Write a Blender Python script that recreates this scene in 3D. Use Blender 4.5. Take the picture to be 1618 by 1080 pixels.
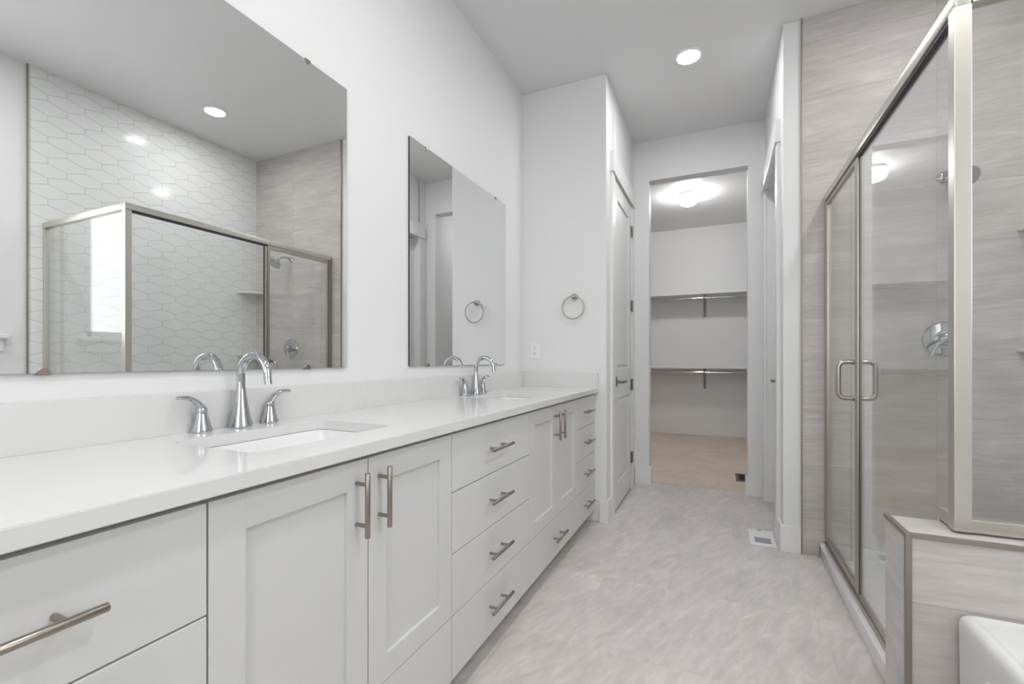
import bpy, bmesh, math, random
from mathutils import Vector, Matrix
random.seed(7)
S = bpy.context.scene
for o in list(bpy.data.objects):
    bpy.data.objects.remove(o, do_unlink=True)
C = S.collection
PI = math.pi

# ------------------------------------------------------------------ camera
cam_d = bpy.data.cameras.new('camera'); cam = bpy.data.objects.new('camera', cam_d); C.objects.link(cam)
cam.location = (1.32, 0.0, 1.11)
cam.rotation_euler = (PI/2, 0, math.radians(24.366))
cam_d.sensor_width = 36; cam_d.lens = 36*722/1618
cam_d.shift_y = 28/1618; cam_d.clip_start = .02
S.camera = cam
# ------------------------------------------------------------------ view
S.view_settings.view_transform = 'Standard'; S.view_settings.look = 'None'
S.view_settings.gamma = 1; S.view_settings.use_curve_mapping = False
S.view_settings.exposure = 0.39
# ------------------------------------------------------------------ daylight outside the window
W = bpy.data.worlds.new('sky'); S.world = W; W.use_nodes = True
bg = W.node_tree.nodes['Background']; bg.inputs[0].default_value = (.98, .99, 1, 1); bg.inputs[1].default_value = 2.7
pl = bpy.data.lights.new('window_portal', 'AREA'); pl.shape = 'RECTANGLE'; pl.size = 1.16; pl.size_y = 1.2
pl.cycles.is_portal = True
po = bpy.data.objects.new('window_portal', pl); C.objects.link(po)
po.location = (2.99, .69, 1.88); po.rotation_euler = (0, PI/2, 0)
pl2 = pl.copy(); pl2.size = 1.5; pl2.size_y = 1.45; po2 = bpy.data.objects.new('fill_window_portal', pl2); C.objects.link(po2)  # portal for the added window behind the camera
po2.location = (1.30, -1.76, 1.725); po2.rotation_euler = (PI/2, 0, 0)
CAN = 205.0          # strength of the recessed lamps
CLOSET = 62.0       # strength of the closet globe

# ------------------------------------------------------------------ helpers
def obj(name, bm, m, parent=None, smooth=None):
    """link bmesh (given in world coordinates) as one object; parts are stored relative to their parent"""
    if smooth is not None:
        for f in bm.faces: f.smooth = True
    me = bpy.data.meshes.new(name)
    if parent is not None:
        T = wloc(parent)
        bmesh.ops.translate(bm, verts=bm.verts, vec=-T)
    bm.normal_update(); bm.to_mesh(me); bm.free()
    if smooth is not None:
        me.set_sharp_from_angle(angle=math.radians(smooth))
    for q in (m if isinstance(m, (list, tuple)) else [m]): me.materials.append(q)
    o = bpy.data.objects.new(name, me); C.objects.link(o)
    if parent is not None: o.parent = parent
    return o
def wloc(o):
    v = Vector((0,0,0))
    while o is not None: v += o.location; o = o.parent
    return v
def tag(o, label, cat, group=None):
    o['label'] = label; o['category'] = cat
    if group: o['group'] = group
    return o
def thing(name, loc, label, cat, group=None):
    o = bpy.data.objects.new(name, None); o.empty_display_size = .05; C.objects.link(o); o.location = loc
    return tag(o, label, cat, group)
def struct(name, bm, m, parent=None, smooth=None):
    o = obj(name, bm, m, parent, smooth)
    o['kind'] = 'structure'; return o
def dup(root, loc, label=None, group=None):
    r = root.copy(); C.objects.link(r); r.location = loc
    if label: r['label'] = label
    if group: r['group'] = group
    for ch in list(root.children):
        c = ch.copy(); C.objects.link(c); c.parent = r
        for g in list(ch.children):
            d = g.copy(); C.objects.link(d); d.parent = c
    return r
def B(): return bmesh.new()
def box(bm, x0, x1, y0, y1, z0, z1, bev=0, seg=2, mi=0):
    t = bmesh.new()
    bmesh.ops.create_cube(t, size=1)
    bmesh.ops.scale(t, vec=(x1-x0, y1-y0, z1-z0), verts=t.verts)
    bmesh.ops.translate(t, vec=((x0+x1)/2, (y0+y1)/2, (z0+z1)/2), verts=t.verts)
    if bev: bmesh.ops.bevel(t, geom=t.edges[:], offset=bev, segments=seg, affect='EDGES', profile=.6)
    merge(bm, t, mi); return bm
def merge(bm, t, mi=0):
    me = bpy.data.meshes.new('tmp'); 
    for f in t.faces: f.material_index = mi
    t.to_mesh(me); t.free(); bm.from_mesh(me); bpy.data.meshes.remove(me)
def lathe(bm, prof, loc=(0,0,0), axis='Z', seg=40, mi=0):
    """prof: list of (radius, height)"""
    t = bmesh.new(); rings = []
    for r, h in prof:
        if r < 1e-6: rings.append([t.verts.new((0,0,h))])
        else: rings.append([t.verts.new((r*math.cos(2*PI*i/seg), r*math.sin(2*PI*i/seg), h)) for i in range(seg)])
    for a, b in zip(rings, rings[1:]):
        for i in range(seg):
            j = (i+1) % seg
            if len(a) == 1 and len(b) == 1: continue
            if len(a) == 1: t.faces.new((a[0], b[i], b[j]))
            elif len(b) == 1: t.faces.new((a[i], b[0], a[j]))
            else: t.faces.new((a[i], b[i], b[j], a[j]))
    if len(rings[0]) > 1: t.faces.new(rings[0][::-1])
    if len(rings[-1]) > 1: t.faces.new(rings[-1])
    if axis == 'X': bmesh.ops.rotate(t, verts=t.verts, matrix=Matrix.Rotation(PI/2, 3, 'Y'))
    if axis == '-Y': bmesh.ops.rotate(t, verts=t.verts, matrix=Matrix.Rotation(PI/2, 3, 'X'))
    if axis == '-X': bmesh.ops.rotate(t, verts=t.verts, matrix=Matrix.Rotation(-PI/2, 3, 'Y'))
    if axis == '-Z': bmesh.ops.rotate(t, verts=t.verts, matrix=Matrix.Rotation(PI, 3, 'X'))
    bmesh.ops.recalc_face_normals(t, faces=t.faces)
    bmesh.ops.translate(t, verts=t.verts, vec=loc)
    merge(bm, t, mi); return bm
def tube(bm, pts, rad, seg=16, closed=False, flat=None, mi=0):
    """sweep a circle (or ellipse: flat=(a,b) factors per point) along pts"""
    P = [Vector(p) for p in pts]; n = len(P)
    R = rad if isinstance(rad, (list, tuple)) else [rad]*n
    t = bmesh.new(); rings = []; prev = None
    for i, p in enumerate(P):
        if closed: d = P[(i+1) % n]-P[i-1]
        else: d = P[min(i+1, n-1)]-P[max(i-1, 0)]
        d.normalize()
        if prev is None:
            u = d.orthogonal().normalized()
            if flat is not None:
                u = Vector((0,0,1)).cross(d)
                u = u.normalized() if u.length > 1e-4 else Vector((1,0,0))
        else: u = (prev-d*prev.dot(d)).normalized()
        prev = u; w = d.cross(u)
        fa, fb = (flat[i] if flat else (1, 1))
        rings.append([t.verts.new(p+(u*math.cos(2*PI*k/seg)*fa+w*math.sin(2*PI*k/seg)*fb)*R[i]) for k in range(seg)])
    m = n if closed else n-1
    for i in range(m):
        a, b = rings[i], rings[(i+1) % n]
        for k in range(seg):
            t.faces.new((a[k], a[(k+1) % seg], b[(k+1) % seg], b[k]))
    if not closed: t.faces.new(rings[0][::-1]); t.faces.new(rings[-1])
    bmesh.ops.recalc_face_normals(t, faces=t.faces)
    merge(bm, t, mi); return bm
def fillet(pts, r, n=6):
    P = [Vector(p) for p in pts]; out = [P[0]]
    for i in range(1, len(P)-1):
        a = (P[i-1]-P[i]); b = (P[i+1]-P[i]); rr = min(r, a.length/2, b.length/2)
        A = P[i]+a.normalized()*rr; D = P[i]+b.normalized()*rr
        for k in range(n+1):
            t = k/n; out.append(A*(1-t)**2+P[i]*2*t*(1-t)+D*t*t)
    out.append(P[-1]); return out
def smoothpath(pts, n=6):
    """Catmull-Rom"""
    P = [Vector(p) for p in pts]; out = []
    for i in range(len(P)-1):
        p0, p1, p2, p3 = P[max(i-1, 0)], P[i], P[i+1], P[min(i+2, len(P)-1)]
        for k in range(n):
            t = k/n
            out.append(.5*((2*p1)+(p2-p0)*t+(2*p0-5*p1+4*p2-p3)*t*t+(3*p1-p0-3*p2+p3)*t**3))
    out.append(P[-1]); return out

# ------------------------------------------------------------------ materials
def mat(name, col, rough=.5, metal=0, spec=.5, coat=0):
    m = bpy.data.materials.new(name); m.use_nodes = True
    b = m.node_tree.nodes['Principled BSDF']
    b.inputs['Base Color'].default_value = (*col, 1); b.inputs['Roughness'].default_value = rough
    b.inputs['Metallic'].default_value = metal; b.inputs['Specular IOR Level'].default_value = spec
    b.inputs['Coat Weight'].default_value = coat
    return m
class G:
    """tiny node-graph helper"""
    def __init__(s, m): s.t = m.node_tree; s.n = s.t.nodes; s.l = s.t.links; s.b = s.n.get('Principled BSDF')
    def math(s, op, a, b=None, c=None):
        x = s.n.new('ShaderNodeMath'); x.operation = op
        for i, v in enumerate((a, b, c)):
            if v is None: continue
            if isinstance(v, (int, float)): x.inputs[i].default_value = v
            else: s.l.new(v, x.inputs[i])
        return x.outputs[0]
    def pos(s):
        g = s.n.new('ShaderNodeNewGeometry'); p = s.n.new('ShaderNodeSeparateXYZ'); s.l.new(g.outputs['Position'], p.inputs[0])
        q = s.n.new('ShaderNodeSeparateXYZ'); s.l.new(g.outputs['True Normal'], q.inputs[0])
        return p.outputs, q.outputs, g.outputs['Position']
    def comb(s, a, b, c):
        x = s.n.new('ShaderNodeCombineXYZ')
        for i, v in enumerate((a, b, c)):
            if isinstance(v, (int, float)): x.inputs[i].default_value = v
            else: s.l.new(v, x.inputs[i])
        return x.outputs[0]
    def noise(s, vec, scale, detail=4, rough=.5, dist=0):
        x = s.n.new('ShaderNodeTexNoise'); s.l.new(vec, x.inputs['Vector'])
        x.inputs['Scale'].default_value = scale; x.inputs['Detail'].default_value = detail
        x.inputs['Roughness'].default_value = rough; x.inputs['Distortion'].default_value = dist
        return x.outputs['Fac']
    def ramp(s, fac, stops):
        x = s.n.new('ShaderNodeValToRGB'); s.l.new(fac, x.inputs[0]); e = x.color_ramp.elements
        while len(e) < len(stops): e.new(.5)
        for k, (p, c) in zip(e, stops): k.position = p; k.color = (*c, 1) if len(c) == 3 else c
        return x.outputs[0]
    def mix(s, f, a, b, mode='MIX'):
        x = s.n.new('ShaderNodeMix'); x.data_type = 'RGBA'; x.blend_type = mode
        for i, v in ((0, f), (6, a), (7, b)):
            if isinstance(v, (int, float)): x.inputs[i].default_value = v
            elif isinstance(v, tuple): x.inputs[i].default_value = (*v, 1)
            else: s.l.new(v, x.inputs[i])
        return x.outputs[2]
    def bump(s, h, strength, dist=.002):
        x = s.n.new('ShaderNodeBump'); x.inputs['Strength'].default_value = strength; x.inputs['Distance'].default_value = dist
        s.l.new(h, x.inputs['Height']); s.l.new(x.outputs[0], s.b.inputs['Normal'])
    def col(s, v): s.l.new(v, s.b.inputs['Base Color'])

def paint(name, col, rough, bumpy=.0):
    m = mat(name, col, rough, spec=.4); g = G(m); p, n, P = g.pos()
    f = g.noise(P, 3.0, 3)
    c2 = tuple(v*.985 for v in col)
    g.col(g.mix(f, col, c2))
    if bumpy: g.bump(g.noise(P, 180, 2), bumpy, .0006)
    return m
WALL = paint('wall_paint', (.80, .80, .80), .55, .15)
CEIL = paint('ceiling_paint', (.765, .765, .765), .40, .04)
TRIM = paint('trim_paint', (.82, .82, .815), .32)
CAB = paint('cabinet_paint', (.665, .665, .655), .38)
DOOR = paint('door_paint', (.77, .77, .765), .5)
TUBW = mat('tub_acrylic', (.72, .72, .72), .16, spec=.5, coat=.3)
PORC = mat('porcelain', (.86, .86, .86), .07, spec=.6, coat=.4)
PLAST = mat('white_plastic', (.84, .84, .84), .3)
GREYP = mat('shelf_ceramic', (.72, .71, .69), .25)
CHROME = mat('chrome', (.54, .555, .575), .05, 1)
NICKEL = mat('brushed_nickel', (.37, .325, .29), .28, 1)
NICK2 = mat('satin_nickel', (.43, .40, .375), .26, 1)
FRAME2 = mat('anodised_door_frame', (.46, .43, .385), .36, 1)
FRAME = mat('anodised_frame', (.66, .64, .58), .34, 1)
BRONZ = mat('tile_edge_metal', (.33, .29, .26), .42, .85)
DARK = mat('dark_gasket', (.03, .03, .04), .5)
SHADOWBOX = mat('cavity', (.25, .25, .25), .8)
BLACK = mat('black_slot', (.03, .03, .03), .6)
HINGE = mat('hinge_steel', (.27, .26, .25), .35, 1)
EDGE = mat('mirror_edge', (.04, .05, .05), .3)
BROWN = mat('brown_register', (.16, .10, .075), .5, .3)
VENTW = mat('white_register', (.80, .80, .82), .35)
LOUV = mat('register_louvers', (.42, .43, .46), .45, .2)

def brushed(m, along):
    g = G(m); p, n, P = g.pos()
    sc = [900, 900, 900]; sc[along] = 12
    v = g.comb(g.math('MULTIPLY', p[0], sc[0]), g.math('MULTIPLY', p[1], sc[1]), g.math('MULTIPLY', p[2], sc[2]))
    g.bump(g.noise(v, 1, 2), .08, .0003)
brushed(FRAME, 2)

# quartz
QUARTZ = mat('white_quartz', (.8, .8, .79), .09, spec=.5); g = G(QUARTZ); p, n, P = g.pos()
f1 = g.noise(P, 5.5, 8, .62, 1.2); f2 = g.noise(P, 2.2, 3)
base = g.mix(f2, (.74, .737, .733), (.70, .697, .69))
veins = g.ramp(f1, [(.46, (0,0,0)), (.50, (1,1,1)), (.54, (0,0,0))])
veinm = g.math('MULTIPLY', g.ramp(g.noise(P, 1.7, 2), [(.48, (0,0,0)), (.66, (1,1,1))]), veins)
g.col(g.mix(g.math('MULTIPLY', veinm, .13), base, (.50, .47, .43)))

# mirror
MIRROR = mat('mirror_silver', (.865, .875, .872), .0, 1)
# clear glass: transparent with Fresnel reflections
def glassmat(name, tint):
    m = bpy.data.materials.new(name); m.use_nodes = True; nt = m.node_tree; nt.nodes.clear()
    o = nt.nodes.new('ShaderNodeOutputMaterial'); mx = nt.nodes.new('ShaderNodeMixShader')
    tr = nt.nodes.new('ShaderNodeBsdfTransparent'); gl = nt.nodes.new('ShaderNodeBsdfGlossy'); fr = nt.nodes.new('ShaderNodeFresnel')
    tr.inputs[0].default_value = (*tint, 1); gl.inputs['Roughness'].default_value = 0; gl.inputs[0].default_value = (1, 1, 1, 1)
    gm = nt.nodes.new('ShaderNodeNewGeometry'); mr = nt.nodes.new('ShaderNodeMapRange')   # same index on both faces of the pane
    mr.inputs[3].default_value = 1.5; mr.inputs[4].default_value = 1/1.5
    nt.links.new(gm.outputs['Backfacing'], mr.inputs[0]); nt.links.new(mr.outputs[0], fr.inputs[0])
    nt.links.new(fr.outputs[0], mx.inputs[0]); nt.links.new(tr.outputs[0], mx.inputs[1]); nt.links.new(gl.outputs[0], mx.inputs[2])
    nt.links.new(mx.outputs[0], o.inputs[0]); return m
GLASS = glassmat('shower_glass', (.982, .988, .985))
GEDGE = mat('glass_edge', (.05, .075, .07), .2, spec=.6)

def emis(name, col, s):
    m = bpy.data.materials.new(name); m.use_nodes = True; b = m.node_tree.nodes['Principled BSDF']
    b.inputs['Base Color'].default_value = (.9, .9, .9, 1)
    b.inputs['Emission Color'].default_value = (*col, 1); b.inputs['Emission Strength'].default_value = s
    return m
FILL_LENS = emis('fill_lamp_lens', (1, .995, 1.0), CAN)  # lens of the added out-of-view fill lights
LENS2 = emis('lamp_lens_dim', (1, .995, 1.0), CAN*.7)
LENS3 = emis('lamp_lens_soft', (1, .995, 1.0), CAN*.5)
GLOBE = emis('globe_glass', (1, .99, .985), CLOSET)

def stone(name, pu, pv, ou, ov, mode, cA, cB, grout, gw=.0022, rough=.32, slope=.25, swirl=0.0, gstr=1.0, k1=(2.2, 14), k2=(7, 70)):
    """large format porcelain tile with cloudy directional streaks; mode 'wall' picks axes by the face normal"""
    m = mat(name, cA, rough, spec=.35); g = G(m); p, n, P = g.pos()
    if mode == 'wall':
        nx = g.math('GREATER_THAN', g.math('ABSOLUTE', n[0]), .5); nz = g.math('GREATER_THAN', g.math('ABSOLUTE', n[2]), .5)
        a = g.math('ADD', p[0], g.math('MULTIPLY', g.math('SUBTRACT', p[1], p[0]), nx))
        b = g.math('ADD', p[2], g.math('MULTIPLY', g.math('SUBTRACT', p[1], p[2]), nz))
    else: a, b = p[1], p[0]                      # streaks run along Y on the floor
    ua = g.math('DIVIDE', g.math('SUBTRACT', a, ou), pu); ub = g.math('DIVIDE', g.math('SUBTRACT', b, ov), pv)
    ia = g.math('FLOOR', ua); ib = g.math('FLOOR', ub); fa = g.math('FRACT', ua); fb = g.math('FRACT', ub)
    da = g.math('MULTIPLY', g.math('MINIMUM', fa, g.math('SUBTRACT', 1, fa)), pu)
    db = g.math('MULTIPLY', g.math('MINIMUM', fb, g.math('SUBTRACT', 1, fb)), pv)
    gm = g.math('LESS_THAN', g.math('MINIMUM', da, db), gw/2)
    # per-tile random
    wn = g.n.new('ShaderNodeTexWhiteNoise'); wn.noise_dimensions = '3D'; g.l.new(g.comb(ia, ib, 3.3), wn.inputs['Vector'])
    r = wn.outputs['Value']
    sa = g.math('ADD', a, g.math('MULTIPLY', b, slope)); sb = g.math('SUBTRACT', b, g.math('MULTIPLY', a, slope))
    off = g.math('MULTIPLY', r, 37.0)
    v1 = g.comb(g.math('MULTIPLY', sa, k1[0]), g.math('MULTIPLY', sb, k1[1]), off)
    v2 = g.comb(g.math('MULTIPLY', sa, k2[0]), g.math('MULTIPLY', sb, k2[1]), off)
    v3 = g.comb(g.math('MULTIPLY', sa, 2.0), g.math('MULTIPLY', sb, 4), off)
    n1 = g.noise(v1, 1, 5, .6, .9+swirl); n2 = g.noise(v2, 1, 4, .65, .6); n3 = g.noise(v3, 1, 3, .5, .4)
    s = g.math('ADD', g.math('MULTIPLY', n1, .42), g.math('ADD', g.math('MULTIPLY', n2, .38), g.math('MULTIPLY', n3, .20)))
    c = g.ramp(s, [(.34, cB), (.50, tuple((x+y)/2 for x, y in zip(cA, cB))), (.64, cA)])
    hi = g.ramp(n1, [(.60, (0,0,0)), (.66, (1,1,1)), (.72, (0,0,0))])
    c = g.mix(g.math('MULTIPLY', hi, .16), c, tuple(min(1, x*1.22) for x in cA))
    br = g.math('ADD', .985, g.math('MULTIPLY', r, .03))
    c = g.mix(1.0, c, g.comb(br, br, br), 'MULTIPLY')
    g.col(g.mix(g.math('MULTIPLY', gm, gstr), c, grout))
    g.bump(g.math('SUBTRACT', g.math('MULTIPLY', s, .2), gm), .25, .001)
    return m
TILEW = stone('shower_wall_tile', .602, .3005, 1.745, .2095, 'wall', (.635, .60, .58), (.43, .408, .39), (.40, .37, .345), rough=.45, slope=.06)
TILEF = stone('floor_tile', .600, .3055, -.07, .173, 'floor', (.715, .68, .66), (.50, .472, .455), (.66, .63, .60), .003, .38, slope=.42, swirl=.9, gstr=.45, k1=(2.6, 7.5), k2=(9, 34))

# elongated hexagon tile
def hexmat():
    m = mat('hex_tile', (.76, .775, .77), .12, spec=.2); g = G(m); p, n, P = g.pos()
    Ty, Tz = .2, .1414
    def cell(oy, oz):
        fy = g.math('SUBTRACT', g.math('FRACT', g.math('DIVIDE', g.math('SUBTRACT', p[1], oy-Ty/2), Ty)), .5)
        fz = g.math('SUBTRACT', g.math('FRACT', g.math('DIVIDE', g.math('SUBTRACT', p[2], oz-Tz/2), Tz)), .5)
        dy = g.math('ABSOLUTE', g.math('MULTIPLY', fy, Ty)); dz = g.math('ABSOLUTE', g.math('MULTIPLY', fz, Tz))
        h1 = g.math('SUBTRACT', dy, .1)
        h2 = g.math('MULTIPLY', g.math('SUBTRACT', g.math('ADD', dz, g.math('MULTIPLY', dy, .307)), .0507), .956)
        return g.math('MAXIMUM', h1, h2)
    # vertical tile sides stand at y = 1.527 + .1k ; one of them spans z 2.869 .. 2.905
    ha = cell(1.627, 2.8865); hb = cell(1.727, 2.8865+.0707)
    h = g.math('MINIMUM', ha, hb)
    gm = g.math('GREATER_THAN', h, -.0013)
    dome = g.ramp(g.math('MULTIPLY', h, -60), [(0, (0,0,0)), (.35, (1,1,1))])
    g.col(g.mix(gm, (.78, .79, .78), (.42, .42, .41)))
    g.l.new(g.math('ADD', .11, g.math('MULTIPLY', gm, .6)), g.b.inputs['Roughness'])
    g.bump(dome, .07, .0010)
    return m
HEX = hexmat()
# carpet
CARPET = mat('beige_carpet', (.6, .5, .42), .95, spec=.1); g = G(CARPET); p, n, P = g.pos()
ba = g.noise(P, 2.3, 2, .4, 1.5); fi = g.noise(P, 260, 2)
c = g.mix(g.ramp(ba, [(.45, (0,0,0)), (.5, (1,1,1))]), (.74, .63, .54), (.79, .68, .59))
g.col(g.mix(g.math('MULTIPLY', fi, .5), c, (.52, .43, .36))); g.bump(fi, .7, .004)

# ================================================================== SETTING
CH = 3.06
struct('floor', box(B(), -.2, 3.1, -1.75, 4.31, -.08, 0), TILEF)
struct('floor_closet', box(B(), -1.0, 3.1, 4.31, 7.45, -.08, .006), CARPET)
struct('ceiling', box(B(), -1.0, 3.1, -1.75, 7.45, CH, CH+.12), CEIL)
struct('wall_left', box(B(), -.12, 0, -1.75, 3.10, 0, CH), WALL)
bm = B(); box(bm, 0, .55, -1.75, -1.60, 0, CH); box(bm, 2.05, 2.863, -1.75, -1.60, 0, CH)
box(bm, .55, 2.05, -1.75, -1.60, 0, 1.0); box(bm, .55, 2.05, -1.75, -1.60, 2.45, CH)
struct('wall_back', bm, WALL)
# linen block: end wall facing the camera + corridor left side with door opening
bm = B()
box(bm, -.12, .622, 3.10, 3.22, 0, CH, .004)
box(bm, .50, .622, 3.21, 3.31, 0, CH); box(bm, .50, .622, 4.00, 4.23, 0, CH); box(bm, .50, .622, 3.30, 4.01, 2.44, CH)
box(bm, .35, .40, 3.21, 4.23, 0, CH)  # backing behind the door, added to stop outside light leaking in
struct('wall_end', bm, WALL)
bm = B(); box(bm, -.6, .752, 4.22, 4.34, 0, CH, .003); box(bm, 1.535, 3.0, 4.22, 4.34, 0, CH, .003); box(bm, .75, 1.537, 4.22, 4.34, 2.705, CH)
struct('wall_far', bm, WALL)
bm = B(); box(bm, 1.66, 1.752, 3.075, 3.28, 0, CH, .003); box(bm, 1.66, 1.78, 3.2, 3.28, 0, CH); box(bm, 1.66, 1.78, 4.09, 4.225, 0, CH)
box(bm, 1.66, 1.78, 3.27, 4.10, 2.44, CH); box(bm, 1.84, 1.9, 3.2, 4.22, 0, CH)  # second box: slab added behind the door to seal light leaks
struct('wall_corridor', bm, WALL)
struct('wall_shower', box(B(), 1.752, 2.98, 3.065, 3.21, 0, CH), TILEW)
struct('wall_tiled', box(B(), 2.853, 2.98, 1.428, 3.07, 0, CH), HEX)
# right wall with window opening y .10..1.28, z 1.27..2.49
bm = B()
box(bm, 2.863, 2.98, -1.75, .10, 0, CH); box(bm, 2.863, 2.98, 1.28, 1.43, 0, CH)
box(bm, 2.863, 2.98, .10, 1.28, 0, 1.27); box(bm, 2.863, 2.98, .10, 1.28, 2.49, CH)
struct('wall_right', bm, WALL)
bm = B()
box(bm, -.8, -.7, 4.34, 7.27, 0, CH); box(bm, 1.82, 1.92, 4.34, 7.27, 0, CH); box(bm, -.8, 1.92, 7.27, 7.40, 0, CH); box(bm, -.8, -.6, 4.22, 4.34, 0, CH)
struct('wall_closet', bm, WALL)
# tiled half wall
struct('wall_half', box(B(), 1.745, 2.853, 1.439, 1.598, 0, .676), TILEW)
# metal tile edges
def strip(name, *b): return struct(name, box(B(), *b, .0012), BRONZ)
strip('trim_1', 1.741, 1.7545, 1.434, 1.445, 0, .682)                 # half wall outer corner
bm = B(); box(bm, 1.752, 2.853, 1.4345, 1.445, .670, .6815, .001); box(bm, 1.7405, 1.752, 1.443, 1.600, .670, .6815, .001)
struct('trim_2', bm, BRONZ)                                            # half wall top edges
strip('trim_3', 1.748, 1.7535, 3.058, 3.068, 0, CH)
strip('trim_4', 2.846, 2.856, 1.421, 1.430, 0, CH)
# baseboards
def bb(name, *b):
    bm = B()
    for q in b: box(bm, *q, .004)
    return struct(name, bm, TRIM)
BZ = .152
def lprism(name, pts):
    """mitred board: footprint polygon extruded, top edge eased"""
    bm = B()
    for P in pts:
        t = bmesh.new(); a = [t.verts.new((x, y, 0)) for x, y in P]; b = [t.verts.new((x, y, BZ)) for x, y in P]; L = len(P)
        t.faces.new(a); t.faces.new(b)
        for k in range(L): t.faces.new((a[k], a[(k+1) % L], b[(k+1) % L], b[k]))
        bmesh.ops.recalc_face_normals(t, faces=t.faces)
        bmesh.ops.bevel(t, geom=[e for e in t.edges if min(v.co.z for v in e.verts) > .1], offset=.003, segments=2, affect='EDGES')
        merge(bm, t)
    return struct(name, bm, TRIM)
lprism('baseboard_end', [[(.577, 3.084), (.638, 3.084), (.638, 3.205), (.623, 3.205), (.623, 3.0985), (.577, 3.0985)]])
lprism('baseboard_far', [[(.630, 4.204), (.768, 4.204), (.768, 4.30), (.753, 4.30), (.753, 4.219), (.630, 4.219)],
                         [(1.519, 4.204), (1.66, 4.204), (1.66, 4.219), (1.534, 4.219), (1.534, 4.30), (1.519, 4.30)]])
lprism('baseboard_corridor', [[(1.644, 3.060), (1.747, 3.060), (1.747, 3.0745), (1.6595, 3.0745), (1.6595, 3.198), (1.644, 3.198)]])
bb('baseboard_closet', (-.7, 1.82, 7.254, 7.27, .006, .17), (-.7, -.684, 4.34, 7.254, .006, .17), (1.804, 1.82, 4.34, 7.254, .006, .17))
bb('baseboard_back', (0, 2.863, -1.60, -1.584, 0, BZ))
bb('baseboard_right', (2.847, 2.863, -1.6, -.13, 0, BZ))

# ---------------- window over the tub
win = struct('window_1', (lambda bm: (box(bm, 2.93, 2.965, .10, .15, 1.27, 2.49), box(bm, 2.93, 2.965, 1.23, 1.28, 1.27, 2.49),
      box(bm, 2.93, 2.965, .10, 1.28, 1.27, 1.32), box(bm, 2.93, 2.965, .10, 1.28, 2.44, 2.49), bm)[-1])(B()), TRIM)
struct('window_pane', box(B(), 2.943, 2.949, .14, 1.24, 1.31, 2.45), GLASS, win)
bm = B(); box(bm, 2.82, 2.95, .045, 1.335, 1.245, 1.272, .004); box(bm, 2.846, 2.864, .065, 1.315, 1.165, 1.245, .002)
struct('window_sill', bm, TRIM, win)

# unseen window added behind the camera to brighten the room and feed reflections
bm = B(); box(bm, .55, .60, -1.72, -1.68, 1.0, 2.45); box(bm, 2.0, 2.05, -1.72, -1.68, 1.0, 2.45)
box(bm, .60, 2.0, -1.72, -1.68, 1.0, 1.05); box(bm, .60, 2.0, -1.72, -1.68, 2.40, 2.45); box(bm, 1.28, 1.32, -1.72, -1.68, 1.05, 2.40)
w2 = struct('added_fill_window', bm, TRIM)
struct('window_pane', box(B(), .60, 2.0, -1.703, -1.697, 1.05, 2.40), GLASS, w2)
struct('window_sill', box(B(), .50, 2.10, -1.70, -1.565, .975, 1.002, .004), TRIM, w2)

# ---------------- doors
def casing(name, x, sgn, y0, y1, zt):
    """x wall face, sgn direction into the corridor"""
    bm = B(); a, b = sorted((x, x+sgn*.020)); w = .085
    box(bm, a, b, y0-w, y0, 0, zt, .002); box(bm, a, b, y1, y1+w, 0, zt, .002)
    a2, b2 = sorted((x, x+sgn*.030))
    box(bm, a2, b2, y0-w-.012, y1+w+.012, zt, zt+.140, .002)
    return struct(name, bm, TRIM)
def door_slab(name, xf, sgn, y0, y1, zt, hinge_far):
    """two panel door, face at xf looking towards sgn"""
    bm = B(); z0 = .015
    xb = xf-sgn*.036; xm = xf-sgn*.010
    a, b = sorted((xb, xm)); box(bm, a, b, y0, y1, z0, zt)
    a, b = sorted((xm, xf)); st = .115
    box(bm, a, b, y0, y0+st, z0, zt, .0015, 1); box(bm, a, b, y1-st, y1, z0, zt, .0015, 1)
    for q0, q1 in ((z0, .20), (.82, 1.04), (zt-.13, zt)): box(bm, a, b, y0+st-.002, y1-st+.002, q0, q1, .0015, 1)
    # raised fields with sloped sides
    for q0, q1 in ((.20, .82), (1.04, zt-.13)):
        t = bmesh.new(); ya, yb = y0+st+.012, y1-st-.012; za, zb = q0+.012, q1-.012; s = .022
        v = [t.verts.new(c) for c in ((xm, ya, za), (xm, yb, za), (xm, yb, zb), (xm, ya, zb),
             (xf-sgn*.003, ya+s, za+s), (xf-sgn*.003, yb-s, za+s), (xf-sgn*.003, yb-s, zb-s), (xf-sgn*.003, ya+s, zb-s))]
        t.faces.new(v[4:8])
        for i in range(4): t.faces.new((v[i], v[(i+1) % 4], v[4+(i+1) % 4], v[4+i]))
        bmesh.ops.recalc_face_normals(t, faces=t.faces)
        if (t.faces[0].normal.x*sgn) < 0: bmesh.ops.reverse_faces(t, faces=t.faces)
        merge(bm, t)
    return struct(name, bm, DOOR)
casing('trim_5', .622, 1, 3.295, 4.005, 2.432)
d = door_slab('door_1', .634, 1, 3.305, 3.992, 2.425, True)
bm = B(); box(bm, .634, .640, 3.345, 3.385, .915, .985, .0015)
lathe(bm, [(.011, 0), (.011, .045)], (.640, 3.365, .948), 'X', 20)
tube(bm, smoothpath([(.680, 3.362, .948), (.686, 3.38, .949), (.688, 3.43, .950), (.687, 3.475, .947)]), .0075, 12, flat=[(1.0, 1.3)]*19)
h = struct('door_handle', bm, HINGE, d, 40)
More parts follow.
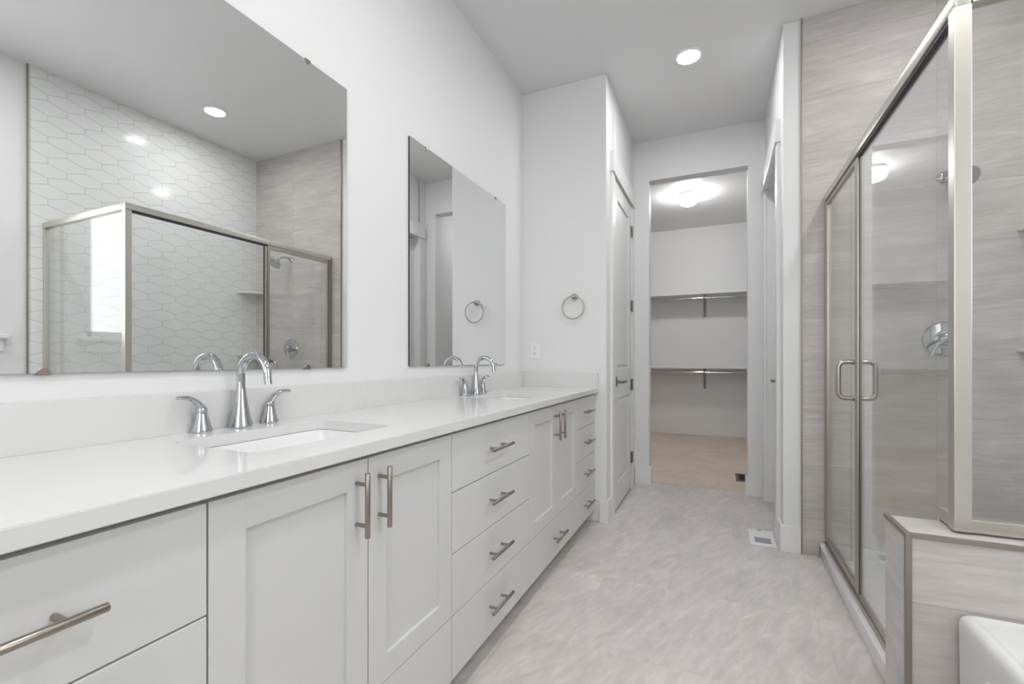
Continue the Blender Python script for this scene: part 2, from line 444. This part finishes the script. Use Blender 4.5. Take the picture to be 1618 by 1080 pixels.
for z in (2.208, 1.57, .90, .277):
    bm = B(); lathe(bm, [(.0065, -.048), (.0065, .048)], (.642, 3.998, z), 'Z', 14)
    box(bm, .634, .6375, 3.955, 3.995, z-.045, z+.045, .001); box(bm, .6425, .646, 3.999, 4.030, z-.045, z+.045, .001)
    struct('hinge', bm, HINGE, d, 40)
casing('trim_6', 1.66, -1, 3.285, 4.085, 2.432)
d2 = door_slab('door_2', 1.735, -1, 3.285, 4.085, 2.43, False)
bm = B(); box(bm, 1.729, 1.735, 3.99, 4.03, .915, .985, .0015)
lathe(bm, [(.011, 0), (.011, .045)], (1.729, 4.01, .948), '-X', 20)
tube(bm, smoothpath([(1.690, 4.01, .948), (1.684, 3.99, .949), (1.682, 3.95, .950), (1.683, 3.90, .947)]), .0075, 12)
struct('door_handle', bm, HINGE, d2, 40)

# ================================================================== VANITY
XF = .545      # drawer-front face
def front(bm, y0, y1, z0, z1): return box(bm, XF-.020, XF, y0, y1, z0, z1, .0018)
def shaker(bm, y0, y1, z0, z1, fw=.066):
    a, b = XF-.020, XF
    box(bm, a, b, y0, y0+fw, z0, z1, .0015); box(bm, a, b, y1-fw, y1, z0, z1, .0015)
    box(bm, a, b-.0004, y0+fw-.002, y1-fw+.002, z0, z0+fw, .0012); box(bm, a, b-.0004, y0+fw-.002, y1-fw+.002, z1-fw, z1, .0012)
    box(bm, a+.002, a+.010, y0+fw-.004, y1-fw+.004, z0+fw-.004, z1-fw+.004); return bm
def barpull(parent, y, z, L=.180, vert=False, cc=.096):
    bm = B(); x = XF+.034; r = .0062
    if vert:
        lathe(bm, [(r-.0008, -L/2), (r, -L/2+.001), (r, L/2-.001), (r-.0008, L/2)], (x, y, z), 'Z', 24)
        for s in (-1, 1): lathe(bm, [(.0048, 0), (.0048, .034)], (XF, y, z+s*cc/2), 'X', 18)
    else:
        tube(bm, [(x, y-L/2, z), (x, y-L/2+.001, z), (x, y+L/2-.001, z), (x, y+L/2, z)], [r-.0008, r, r, r-.0008], 24)
        for s in (-1, 1): lathe(bm, [(.0048, 0), (.0048, .034)], (XF, y+s*cc/2, z), 'X', 18)
    return obj('handle', bm, NICKEL, parent, 40)
ZT, ZB = .872, .088
ZS = (.685, .488, .290)
G2 = .0016
def cab_body(root, y0, y1, last=False):
    bm = B()
    w = .016; F = XF-.022
    box(bm, .02, F, y0+.0005, y0+w, ZB+.003, .884); box(bm, .02, F, y1-w, y1-.0005, ZB+.003, .884)
    box(bm, .02, .03, y0+w, y1-w, ZB+.003, .884); box(bm, .02, F, y0+w, y1-w, ZB+.003, ZB+.019)
    box(bm, F-.018, F, y0+w, y1-w, ZB+.003, .884)
    box(bm, .02, .47, y0+.0005, y1-.0005, 0, ZB+.003)
    return obj('body', bm, CAB, root)
def drawer_cab(y0, y1, label, hc, pl=.18):
    r = thing('drawer_cabinet', (.27, (y0+y1)/2, 0), label, 'cabinet', 'vanity drawer cabinets')
    cab_body(r, y0, y1)
    zs = (ZT,)+ZS+(ZB,)
    for k in range(4):
        bm = B(); front(bm, y0+G2, y1-G2, zs[k+1]+(G2 if k < 3 else 0), zs[k]-(G2 if k else 0))
        dr = obj('drawer', bm, CAB, r)
        barpull(dr, hc, (zs[k]+zs[k+1])/2+.003, pl)
    return r
def sink_cab(y0, ym, y1, label):
    r = thing('sink_cabinet', (.27, (y0+y1)/2, 0), label, 'cabinet', 'vanity sink cabinets')
    cab_body(r, y0, y1)
    for a, b, hy in ((y0+G2, ym-G2, ym-.040), (ym+G2, y1-G2, ym+.038)):
        dr = obj('door', shaker(B(), a, b, ZS[2]+G2, ZT), CAB, r)
        barpull(dr, hy, .772, .150, True)
    dr = obj('drawer', front(B(), y0+G2, y1-G2, ZB, ZS[2]-G2), CAB, r)
    barpull(dr, ym, (ZB+ZS[2])/2+.003)
    return r
drawer_cab(0.0, .484, 'white four-drawer cabinet nearest the camera, under the bare left end of the counter', .243)
sink_cab(.484, .866, 1.247, 'white two-door cabinet under the nearer sink, below the large mirror')
drawer_cab(1.247, 1.900, 'wide white four-drawer cabinet between the two sink cabinets', 1.562)
sink_cab(1.900, 2.280, 2.660, 'white two-door cabinet under the farther sink, below the small mirror')
drawer_cab(2.660, 3.080, 'narrow white four-drawer cabinet at the far end against the end wall', 2.862)
tag(obj('filler_strip', box(B(), .46, XF-.004, 3.081, 3.0985, ZB, .884, .001), CAB), 'thin white filler strip between the last drawer cabinet and end wall', 'filler strip')

# countertop with two rounded rectangular cutouts
def rrect(x0, x1, y0, y1, r, n=6):
    pts = []
    for cx, cy, a0 in ((x1-r, y1-r, 0), (x0+r, y1-r, PI/2), (x0+r, y0+r, PI), (x1-r, y0+r, 3*PI/2)):
        for k in range(n+1):
            a = a0+PI/2*k/n; pts.append((cx+r*math.cos(a), cy+r*math.sin(a)))
    return pts
SINKS = [(.135, .435, .650, 1.095), (.135, .435, 2.060, 2.505)]
def counter():
    from mathutils.geometry import tessellate_polygon
    bm = B(); X0, X1, Y0, Y1, Z0, Z1 = 0.001, .567, -.02, 3.099, .885, .9145
    # quads around each cutout: split slab into strips along Y
    holes = [rrect(*s, .035) for s in SINKS]
    outer = [(X0, Y0), (X1, Y0), (X1, Y1), (X0, Y1)]
    for z, up in ((Z1, True), (Z0, False)):
        loops = [[Vector((x, y, 0)) for x, y in outer]]+[[Vector((x, y, 0)) for x, y in h] for h in holes]
        tris = tessellate_polygon(loops); flat = [q for l in loops for q in l]
        vs = [bm.verts.new((q.x, q.y, z)) for q in flat]
        for t in tris:
            f = bm.faces.new([vs[i] for i in t])
            f.normal_update()
            if (f.normal.z > 0) != up: f.normal_flip()
        if up: top = vs
        else: bot = vs
    i0 = 0
    for L in (len(outer), len(holes[0]), len(holes[1])):
        for k in range(L):
            a, b = i0+k, i0+(k+1) % L
            bm.faces.new((top[a], top[b], bot[b], bot[a]))
        i0 += L
    bmesh.ops.recalc_face_normals(bm, faces=bm.faces)
    es = [e for e in bm.edges if abs(e.verts[0].co.z-e.verts[1].co.z) < 1e-6 and len(e.link_faces) == 2 and
          abs(e.link_faces[0].normal.dot(e.link_faces[1].normal)) < .3]
    bmesh.ops.bevel(bm, geom=es, offset=.0016, segments=2, affect='EDGES')
    return bm
tag(obj('countertop', counter(), QUARTZ), 'long white quartz countertop running the whole vanity with two sink cutouts', 'countertop')
tag(obj('backsplash', box(B(), .001, .021, -.02, 3.099, .9146, 1.022, .0006), QUARTZ), 'long low white quartz backsplash strip behind both faucets', 'backsplash')
tag(obj('side_splash', box(B(), .0215, .567, 3.080, 3.099, .9146, 1.018, .0006), QUARTZ), 'short white quartz splash on the end wall below the outlet', 'backsplash')

def sink(s, label):
    x0, x1, y0, y1 = s
    r = thing('undermount_sink', ((x0+x1)/2, (y0+y1)/2, .76), label, 'sink', 'undermount sinks')
    bm = B(); n = 6
    prof = [(.012, .8845, .040), (-.004, .8845, .036), (-.005, .87, .036), (-.012, .80, .045), (-.022, .775, .055), (-.045, .762, .05), (-.10, .758, .04)]
    rings = []
    for off, z, rad in prof:
        pts = rrect(x0-off, x1+off, y0-off, y1+off, max(rad, .02), n)
        rings.append([bm.verts.new((px, py, z)) for px, py in pts])
    for a, b in zip(rings, rings[1:]):
        for k in range(len(a)):
            j = (k+1) % len(a); bm.faces.new((a[k], a[j], b[j], b[k]))
    bm.faces.new(rings[-1])
    # outer shell
    outr = []
    for off, z in ((.012, .8845), (.010, .78), (-.02, .75)):
        pts = rrect(x0-off, x1+off, y0-off, y1+off, .05, n); outr.append([bm.verts.new((px, py, z)) for px, py in pts])
    for a, b in zip(outr, outr[1:]):
        for k in range(len(a)):
            j = (k+1) % len(a); bm.faces.new((a[j], a[k], b[k], b[j]))
    bm.faces.new(outr[-1][::-1])
    obj('basin', bm, PORC, r, 50)
    bm = B(); lathe(bm, [(.0, .002), (.014, .003), (.022, .002), (.027, .0)], ((x0+x1)/2, (y0+y1)/2, .7585), 'Z', 28)
    obj('drain', bm, CHROME, r, 50)
    return r
sink(SINKS[0], 'white rectangular undermount sink nearer the camera, below the large mirror')
sink(SINKS[1], 'white rectangular undermount sink farther away, below the small mirror')

def faucet(y, label, dyh=.103):
    x = .058; zc = .9148
    r = thing('faucet', (x, y, zc), label, 'faucet', 'chrome widespread faucets')
    bm = B()
    prof = [(.0, 0), (.0305, 0), (.0315, .003), (.0305, .008), (.027, .022), (.0225, .045), (.018, .070), (.0145, .095), (.0125, .115), (.0118, .132)]
    lathe(bm, prof[1:], (x, y, zc), 'Z', 40)
    pts = [Vector((x, y, zc+.128)), Vector((x, y, zc+.145))]
    R = .056
    for k in range(0, 21):
        a = PI-(PI*1.02)*k/20
        pts.append(Vector((x+R+R*math.cos(a), y, zc+.150+R*1.02*math.sin(a))))
    pts.append(pts[-1]+Vector((.003, 0, -.020)))
    rad = [.0118]*2+[.0118-.0012*k/20 for k in range(21)]+[.0102]
    tube(bm, pts, rad, 24)
    obj('spout', bm, CHROME, r, 45)
    for s in (-1, 1):
        bm = B(); hy = y+s*dyh; hx = x-.012
        lathe(bm, [(.0245, 0), (.0255, .003), (.0235, .010), (.0185, .028), (.0150, .044), (.0138, .052), (.0138, .054)], (hx, hy, zc), 'Z', 36)
        hb = obj('handle_base', bm, CHROME, r, 45)
        bm = B()
        lathe(bm, [(.0135, .0545), (.0137, .057), (.0134, .064), (.010, .069), (0, .070)], (hx, hy, zc), 'Z', 32)
        p = smoothpath([(hx, hy-s*.004, zc+.058), (hx, hy+s*.002, zc+.066), (hx+.001, hy+s*.014, zc+.081), (hx+.003, hy+s*.030, zc+.0925), (hx+.006, hy+s*.045, zc+.0965), (hx+.008, hy+s*.058, zc+.0965), (hx+.009, hy+s*.067, zc+.0955)], 6)
        n = len(p); rr = []; fl = []
        for i in range(n):
            q = i/(n-1); rr.append(.0130-.0022*q if q < .93 else .0097*(1-((q-.93)/.07)**2*.75)); fl.append((1.0-.1*q, max(.42, .85-.62*q)))
        tube(bm, p, rr, 20, flat=fl)
        obj('lever', bm, CHROME, r, 60)
    return r
faucet(.882, 'chrome arched faucet with two lever handles at the nearer sink')
faucet(2.288, 'chrome arched faucet with two lever handles at the farther sink')

# mirrors
def mirror(y0, y1, z0, z1, label, clips):
    r = thing('wall_mirror', (0, (y0+y1)/2, z0), label, 'mirror', 'frameless vanity mirrors')
    bm = B(); box(bm, .0025, .0098, y0, y1, z0, z1)
    bm2 = obj('mirror_glass', bm, [EDGE, MIRROR], r)
    for f in bm2.data.polygons:
        f.material_index = 1 if f.normal.x > .5 else 0
    for y, z, s in clips:
        bm = B(); t = bmesh.new()
        # small half-round plastic clip
        prof = [(.0, .010), (.0105, 0)]
        vs = []
        for xx in (.0099, .0125):
            row = [t.verts.new((xx, y+.011*math.cos(a), z-s*.011*math.sin(a)*1.0)) for a in [PI*k/12 for k in range(13)]]
            vs.append(row)
        t.faces.new(vs[0]); t.faces.new(vs[1])
        for k in range(13):
            j = (k+1) % 13; t.faces.new((vs[0][k], vs[0][j], vs[1][j], vs[1][k]))
        bmesh.ops.recalc_face_normals(t, faces=t.faces); merge(bm, t)
        box(bm, .0005, .0125, y-.011, y+.011, min(z, z+s*.004), max(z, z+s*.004))
        obj('clip', bm, NICKEL, r)
    return r
mirror(.300, 1.346, 1.081, 2.155, 'larger-appearing frameless square wall mirror above the nearer sink, reflecting the shower', [(1.161, 2.155, 1), (.475, 2.155, 1), (.475, 1.081, -1), (1.161, 1.081, -1)])
mirror(1.740, 2.790, 1.080, 2.152, 'frameless square mirror above the farther sink, reflecting the towel ring', [(1.877, 2.152, 1), (2.637, 2.152, 1), (1.888, 1.080, -1), (2.637, 1.080, -1)])

# towel ring
r = thing('towel_ring', (.400, 3.100, 1.548), 'round brushed nickel towel ring on the white end wall', 'towel ring')
bm = B(); lathe(bm, [(.0215, 0), (.0225, .002), (.0225, .008), (.0195, .011), (.010, .012), (.0085, .030), (.0095, .040), (.0115, .042), (.0115, .052), (.009, .054)], (.400, 3.0998, 1.548), '-Y', 32)
obj('mount', bm, NICK2, r, 45)
bm = B(); tube(bm, [(.400+.078*math.sin(2*PI*k/48), 3.053, 1.471+.078*math.cos(2*PI*k/48)) for k in range(48)], .0048, 12, True)
obj('ring', bm, NICK2, r, 60)
# outlet
r = thing('wall_outlet', (.100, 3.10, 1.175), 'white duplex electrical outlet above the side splash', 'outlet')
obj('cover_plate', box(B(), .065, .135, 3.0945, 3.0999, 1.118, 1.232, .002), PLAST, r)
for z in (1.197, 1.153):
    bm = B(); box(bm, .084, .116, 3.0925, 3.096, z-.0155, z+.0155, .003)
    s = obj('socket', bm, PLAST, r)
    bm = B(); box(bm, .0925, .0945, 3.0919, 3.0935, z-.002, z+.008); box(bm, .1055, .1075, 3.0919, 3.0935, z-.001, z+.008)
    lathe(bm, [(.0026, 0), (.0026, .0012)], (.100, 3.0931, z-.008), '-Y', 12)
    obj('slots', bm, BLACK, s)

# ================================================================== SHOWER
# base pan with curb
r = thing('shower_tray', (2.35, 2.3, 0), 'low white shower tray with raised threshold behind the framed glass', 'shower tray')
bm = B(); box(bm, 1.862, 2.845, 1.602, 3.060, .001, .032)
box(bm, 1.836, 1.930, 1.602, 3.062, 0, .070, .006); box(bm, 1.836, 2.851, 3.035, 3.063, .0, .082, .004)
box(bm, 2.825, 2.851, 1.602, 3.063, .0, .082, .004); box(bm, 1.9, 2.851, 1.600, 1.625, .0, .082, .004)
obj('pan', bm, TUBW, r, 40)
bm = B(); lathe(bm, [(0, .003), (.045, .003), (.052, .0)], (2.36, 2.3, .0325), 'Z', 32)
obj('drain', bm, CHROME, r)

enc = thing('shower_enclosure', (1.873, 2.28, .07), 'framed glass shower enclosure with nickel rails, corner post and door', 'shower enclosure')
X0, X1 = 1.856, 1.890; YP = 1.497
HZ0, HZ1 = 1.992, 2.032
bm = B(); box(bm, X0, X1, YP, YP+.034, .6818, HZ0, .0015); obj('corner_post', bm, FRAME, enc)
bm = B(); box(bm, X0, X1, YP, 3.058, HZ0+.0005, HZ1, .006); obj('front_header', bm, FRAME, enc, 40)
bm = B(); box(bm, X0+.006, X1-.006, YP+.036, 2.425, HZ0-.010, HZ0); obj('glazing_gasket', bm, DARK, enc)
bm = B(); box(bm, X1+.0005, 2.850, YP, YP+.034, HZ0+.0005, HZ1, .006); obj('side_header', bm, FRAME, enc, 40)
bm = B(); box(bm, X1+.0005, 2.850, YP+.004, YP+.030, .6818, .714, .0015); obj('side_bottom_rail', bm, FRAME, enc)
bm = B(); box(bm, 2.826, 2.850, YP+.004, YP+.030, .7145, HZ0, .0015); obj('side_wall_jamb', bm, FRAME, enc)
bm = B(); box(bm, X0+.004, X1-.004, 3.036, 3.060, .106, HZ0, .0015); obj('front_wall_jamb', bm, FRAME2, enc)
bm = B(); box(bm, X0+.002, X1, 1.602, 3.060, .0705, .090, .001); box(bm, X0+.010, X1-.006, 1.602, 3.060, .090, .105, .001)
obj('sill_track', bm, FRAME2, enc)
bm = B(); box(bm, X0+.004, X1-.004, YP+.0345, 1.600, .6818, .714, .0015); obj('half_wall_rail', bm, FRAME, enc)
bm = B(); box(bm, X0+.006, X1-.006, 1.6005, 1.616, .1055, .681, .0015); obj('half_wall_jamb', bm, FRAME, enc)
bm = B(); box(bm, X0+.006, X1-.006, 2.405, 2.424, .1055, HZ0-.0005, .0015); box(bm, X0+.013, X1-.013, 2.402, 2.405, .1055, HZ0-.0005, mi=1)
obj('fixed_stile', bm, [FRAME2, DARK], enc)
def glass(name, x0, x1, y0, y1, z0, z1, parent, thin='x'):
    o = obj(name, box(B(), x0, x1, y0, y1, z0, z1), [GLASS, GEDGE], parent)
    for f in o.data.polygons:
        k = abs(f.normal.x) if thin == 'x' else abs(f.normal.y)
        f.material_index = 0 if k > .5 else 1
    return o
xg = .5*(X0+X1)
bm = B()
t = bmesh.new()
out = [(1.533, .708), (1.6005, .708), (1.6165, .100), (2.400, .100), (2.400, HZ0-.002), (1.533, HZ0-.002)]
out = [(1.533, .708), (1.610, .708), (1.610, .100), (2.400, .100), (2.400, HZ0-.002), (1.533, HZ0-.002)]
vs = []
for x in (xg-.003, xg+.003): vs.append([t.verts.new((x, y, z)) for y, z in out])
t.faces.new(vs[0]); t.faces.new(vs[1][::-1])
for k in range(6):
    j = (k+1) % 6; f = t.faces.new((vs[0][k], vs[0][j], vs[1][j], vs[1][k]))
bmesh.ops.recalc_face_normals(t, faces=t.faces); merge(bm, t)
o = obj('fixed_glass', bm, [GLASS, GEDGE], enc)
for f in o.data.polygons: f.material_index = 0 if abs(f.normal.x) > .5 else 1
glass('side_glass', X1-.002, 2.838, YP+.014, YP+.020, .710, HZ0+.002, enc, 'y')
# swinging door
DY0, DY1 = 2.428, 3.030
bm = B(); xa, xb = X0+.006, X1-.010
box(bm, xa, xb, DY0, DY0+.020, .112, HZ0-.006, .0015); box(bm, xa, xb, DY1-.020, DY1, .112, HZ0-.006, .0015)
box(bm, xa, xb, DY0+.02, DY1-.02, .112, .134, .0015); box(bm, xa, xb, DY0+.02, DY1-.02, HZ0-.028, HZ0-.006, .0015)
dr = obj('door', bm, FRAME2, enc)
glass('door_glass', xg-.005, xg+.001, DY0+.012, DY1-.012, .125, HZ0-.016, dr)
bm = B(); hy = 2.452; zt, zb = 1.100, .940
for sg, xs in ((-1, xa), (1, xb)):
    pts = fillet([(xs, hy, zt), (xs+sg*.058, hy, zt), (xs+sg*.058, hy, zb), (xs, hy, zb)], .038, 8)
    tube(bm, pts, .0100, 16)
    for z in (zt, zb): lathe(bm, [(.0125, 0), (.0125, .004)], (xs, hy, z), 'X' if sg > 0 else '-X', 20)
obj('pull_handle', bm, NICK2, dr, 50)

# valve
r = thing('shower_valve', (2.375, 3.065, 1.215), 'round chrome shower valve with lever on the grey tiled wall', 'shower valve')
bm = B(); lathe(bm, [(.090, 0), (.090, .003), (.084, .009), (.060, .013), (.045, .014), (.042, .018)], (2.375, 3.0645, 1.215), '-Y', 48)
obj('escutcheon', bm, CHROME, r, 35)
bm = B(); lathe(bm, [(.034, .014), (.036, .022), (.034, .050), (.028, .060), (.016, .066), (0, .067)], (2.375, 3.0645, 1.215), '-Y', 36)
pts = smoothpath([(2.375, 3.015, 1.215), (2.352, 3.000, 1.205), (2.325, 2.985, 1.186), (2.308, 2.978, 1.158), (2.300, 2.978, 1.130)], 5)
n = len(pts); tube(bm, pts, [.013-.007*i/(n-1) for i in range(n)], 16)
obj('lever', bm, CHROME, r, 45)
# shower head
r = thing('showerhead', (2.375, 3.065, 2.050), 'chrome shower head on a short arm, high on the grey tiled wall', 'showerhead')
bm = B(); lathe(bm, [(.030, 0), (.030, .003), (.020, .010), (.0105, .013)], (2.375, 3.0645, 2.05), '-Y', 32)
obj('flange', bm, CHROME, r, 40)
pts = smoothpath([(2.375, 3.060, 2.050), (2.378, 3.030, 2.060), (2.384, 2.995, 2.062), (2.392, 2.965, 2.048), (2.397, 2.948, 2.028)], 5)
bm = B(); tube(bm, pts, .0095, 16); obj('arm', bm, CHROME, r, 60)
t = bmesh.new(); lathe(t, [(.012, .0), (.016, .006), (.017, .018), (.013, .024), (.022, .034), (.045, .050), (.056, .058), (.058, .064), (.055, .068), (0, .066)], (0,0,0), 'Z', 40)
q = Vector((0, -.72, -.70)).to_track_quat('Z', 'Y').to_matrix()
bmesh.ops.rotate(t, verts=t.verts, matrix=q); bmesh.ops.translate(t, verts=t.verts, vec=(2.398, 2.952, 2.034))
obj('head', t, CHROME, r, 40)
# corner shelves
def cshelf(z, label):
    bm = B(); t = bmesh.new(); vs = []
    for zz in (z, z+.018):
        vs.append([t.verts.new((2.8525, 3.0645, zz))]+[t.verts.new((2.8525-.200*math.sin(a), 3.0645-.200*math.cos(a), zz)) for a in [PI/2*k/16 for k in range(17)]])
    t.faces.new(vs[0]); t.faces.new(vs[1][::-1]); L = len(vs[0])
    for k in range(L):
        j = (k+1) % L; t.faces.new((vs[0][k], vs[0][j], vs[1][j], vs[1][k]))
    bmesh.ops.recalc_face_normals(t, faces=t.faces); bmesh.ops.bevel(t, geom=[e for e in t.edges if abs(e.verts[0].co.z-e.verts[1].co.z) < 1e-6], offset=.004, segments=2, affect='EDGES')
    merge(bm, t)
    return tag(obj('corner_shelf', bm, GREYP, None, 40), label, 'shelf', 'shower corner shelves')
cshelf(1.738, 'upper quarter-round corner shelf in the shower')
cshelf(1.145, 'lower quarter-round corner shelf in the shower')

# ================================================================== TUB
r = thing('bathtub', (2.34, .65, 0), 'white built-in bathtub with rounded rim against the tiled half wall', 'bathtub')
x0, x1, y0, y1, zt = 1.832, 2.860, -.125, 1.4335, .513
bm = B(); n = 5
def ring(off, z, rad, ch=None):
    return [bm.verts.new((a, b, z)) for a, b in rrect(x0+off, x1-off, y0+off, y1-off, rad, n)]
prof = [(.006, .002, .02), (.004, .30, .02), (.002, .470, .022), (.002, .495, .022), (.005, .505, .022), (.012, .5115, .022), (.020, zt, .022), (.026, zt-.001, .024), (.030, zt-.0035, .028), (.036, zt-.004, .03),
        (.085, zt-.004, .14), (.100, zt-.012, .16), (.112, zt-.05, .17), (.15, .20, .20), (.21, .12, .2), (.32, .10, .15)]
R = [ring(*q) for q in prof]
for a, b in zip(R, R[1:]):
    for k in range(len(a)):
        j = (k+1) % len(a); bm.faces.new((a[k], a[j], b[j], b[k]))
bm.faces.new(R[-1])
bmesh.ops.recalc_face_normals(bm, faces=bm.faces)
sh = obj('tub_shell', bm, TUBW, r, 35)
bm = B(); box(bm, x0-.003, x0+.018, y0+.15, 1.285, .02, .436, .004); obj('apron_panel', bm, TUBW, r, 35)
bm = B(); lathe(bm, [(0, .004), (.03, .004), (.036, 0)], (2.34, .2, .1005), 'Z', 28); obj('drain', bm, CHROME, r)

# ================================================================== LAMPS
def can(x, y, label, lens=FILL_LENS):
    r = thing('recessed_light', (x, y, CH), label, 'ceiling light', 'recessed ceiling lights')
    bm = B(); lathe(bm, [(.092, 0), (.092, .004), (.086, .007), (.070, .006), (.066, .001)], (x, y, CH-.0005), '-Z', 40)
    obj('trim_ring', bm, PLAST, r, 40)
    bm = B(); lathe(bm, [(.067, 0), (.067, .003), (.05, .0045), (0, .005)], (x, y, CH-.001), '-Z', 40)
    obj('lens', bm, lens, r, 40)
can(1.142, 3.146, 'lit round recessed ceiling light before the corridor, directly in view', LENS2)
can(2.310, 2.310, 'lit round recessed ceiling light over the shower, seen in the large mirror', LENS3)
can(1.142, 1.10, 'added unseen fill light, round and recessed, above the vanity aisle')  # added out of view for even room brightness
can(1.142, -.85, 'added unseen fill light, round and recessed, behind the camera near the back wall')  # extra lamp out of frame, added to even out the light
can(2.340, .55, 'added unseen fill light, round and recessed, over the bathtub')  # unseen lamp added to lift the light on this side
r = thing('globe_light', (.99, 5.75, CH), 'lit white glass globe light on the closet ceiling', 'ceiling light')
bm = B(); lathe(bm, [(.104, 0), (.106, .003), (.106, .018), (.101, .024)], (.99, 5.75, CH-.0005), '-Z', 36); obj('base', bm, PLAST, r, 40)
bm = B(); lathe(bm, [(.098, .024), (.103, .045), (.104, .070), (.097, .100), (.076, .124), (.040, .140), (0, .144)], (.99, 5.75, CH), '-Z', 40); obj('globe', bm, GLOBE, r, 60)

# ================================================================== CLOSET
for z, lab in ((2.035, 'upper white closet shelf on the far closet wall'), (.985, 'lower white closet shelf on the far closet wall')):
    tag(obj('closet_shelf', box(B(), -.699, 1.819, 6.945, 7.269, z, z+.020, .002), TRIM), lab, 'shelf', 'closet shelves')
    q = 'upper' if z > 1.5 else 'lower'
    bm = B(); tube(bm, [(-.699, 6.985, z-.055), (1.819, 6.985, z-.055)], .0165, 20)
    tag(obj('hanging_rod', bm, CHROME, None, 40), 'chrome clothes rod under the %s closet shelf' % q, 'closet rod', 'closet rods')
    bm = B(); x = 1.13
    box(bm, x-.016, x+.016, 7.262, 7.269, z-.30, z-.001, .001)
    box(bm, x-.010, x+.010, 6.96, 7.262, z-.006, z-.001, .001)
    tube(bm, smoothpath([(x, 7.258, z-.26), (x, 7.16, z-.20), (x, 7.06, z-.12), (x, 7.01, z-.090), (x, 6.985, z-.080), (x, 6.962, z-.062), (x, 6.962, z-.045)], 5), .0095, 10)
    tube(bm, [(x, 6.962, z-.060), (x, 6.962, z-.004)], .0055, 10)
    bmesh.ops.translate(bm, verts=bm.verts, vec=(0, 0, 0))
    tag(obj('shelf_bracket', bm, HINGE, None, 50), 'metal shelf and rod bracket under the %s closet shelf' % q, 'bracket', 'closet brackets')

# ================================================================== REGISTERS
def register(x0, x1, y0, y1, z, ly0, ly1, mf, ml, name, label, lx):
    r = thing(name, ((x0+x1)/2, (y0+y1)/2, z), label, 'floor vent', 'floor vents')
    bm = B(); lx0, lx1 = lx; t = .005
    box(bm, x0, x1, y0, ly0, z, z+t, .0012); box(bm, x0, x1, ly1, y1, z, z+t, .0012)
    box(bm, x0, lx0, ly0, ly1, z, z+t, .0012); box(bm, lx1, x1, ly0, ly1, z, z+t, .0012)
    obj('frame', bm, mf, r)
    bm = B(); box(bm, lx0, lx1, ly0, ly1, z+.0002, z+.0008)
    nn = 8
    for k in range(nn):
        yy = ly0+(ly1-ly0)*(k+.5)/nn; box(bm, lx0, lx1, yy-.0022, yy+.0022, z+.0008, z+.004)
    obj('louvers', bm, ml, r)
    return r
r = register(1.491, 1.632, 3.092, 3.368, .0005, 3.133, 3.230, VENTW, LOUV, 'floor_register', 'white metal floor vent in the tile floor beside the corridor wall', (1.521, 1.609))
bm = B(); box(bm, 1.545, 1.570, 3.349, 3.360, .0055, .012, .001); obj('damper_lever', bm, LOUV, r)
register(1.462, 1.60, 4.63, 4.93, .0065, 4.66, 4.90, BROWN, BLACK, 'floor_register', 'brown floor vent in the beige closet carpet', (1.49, 1.572))
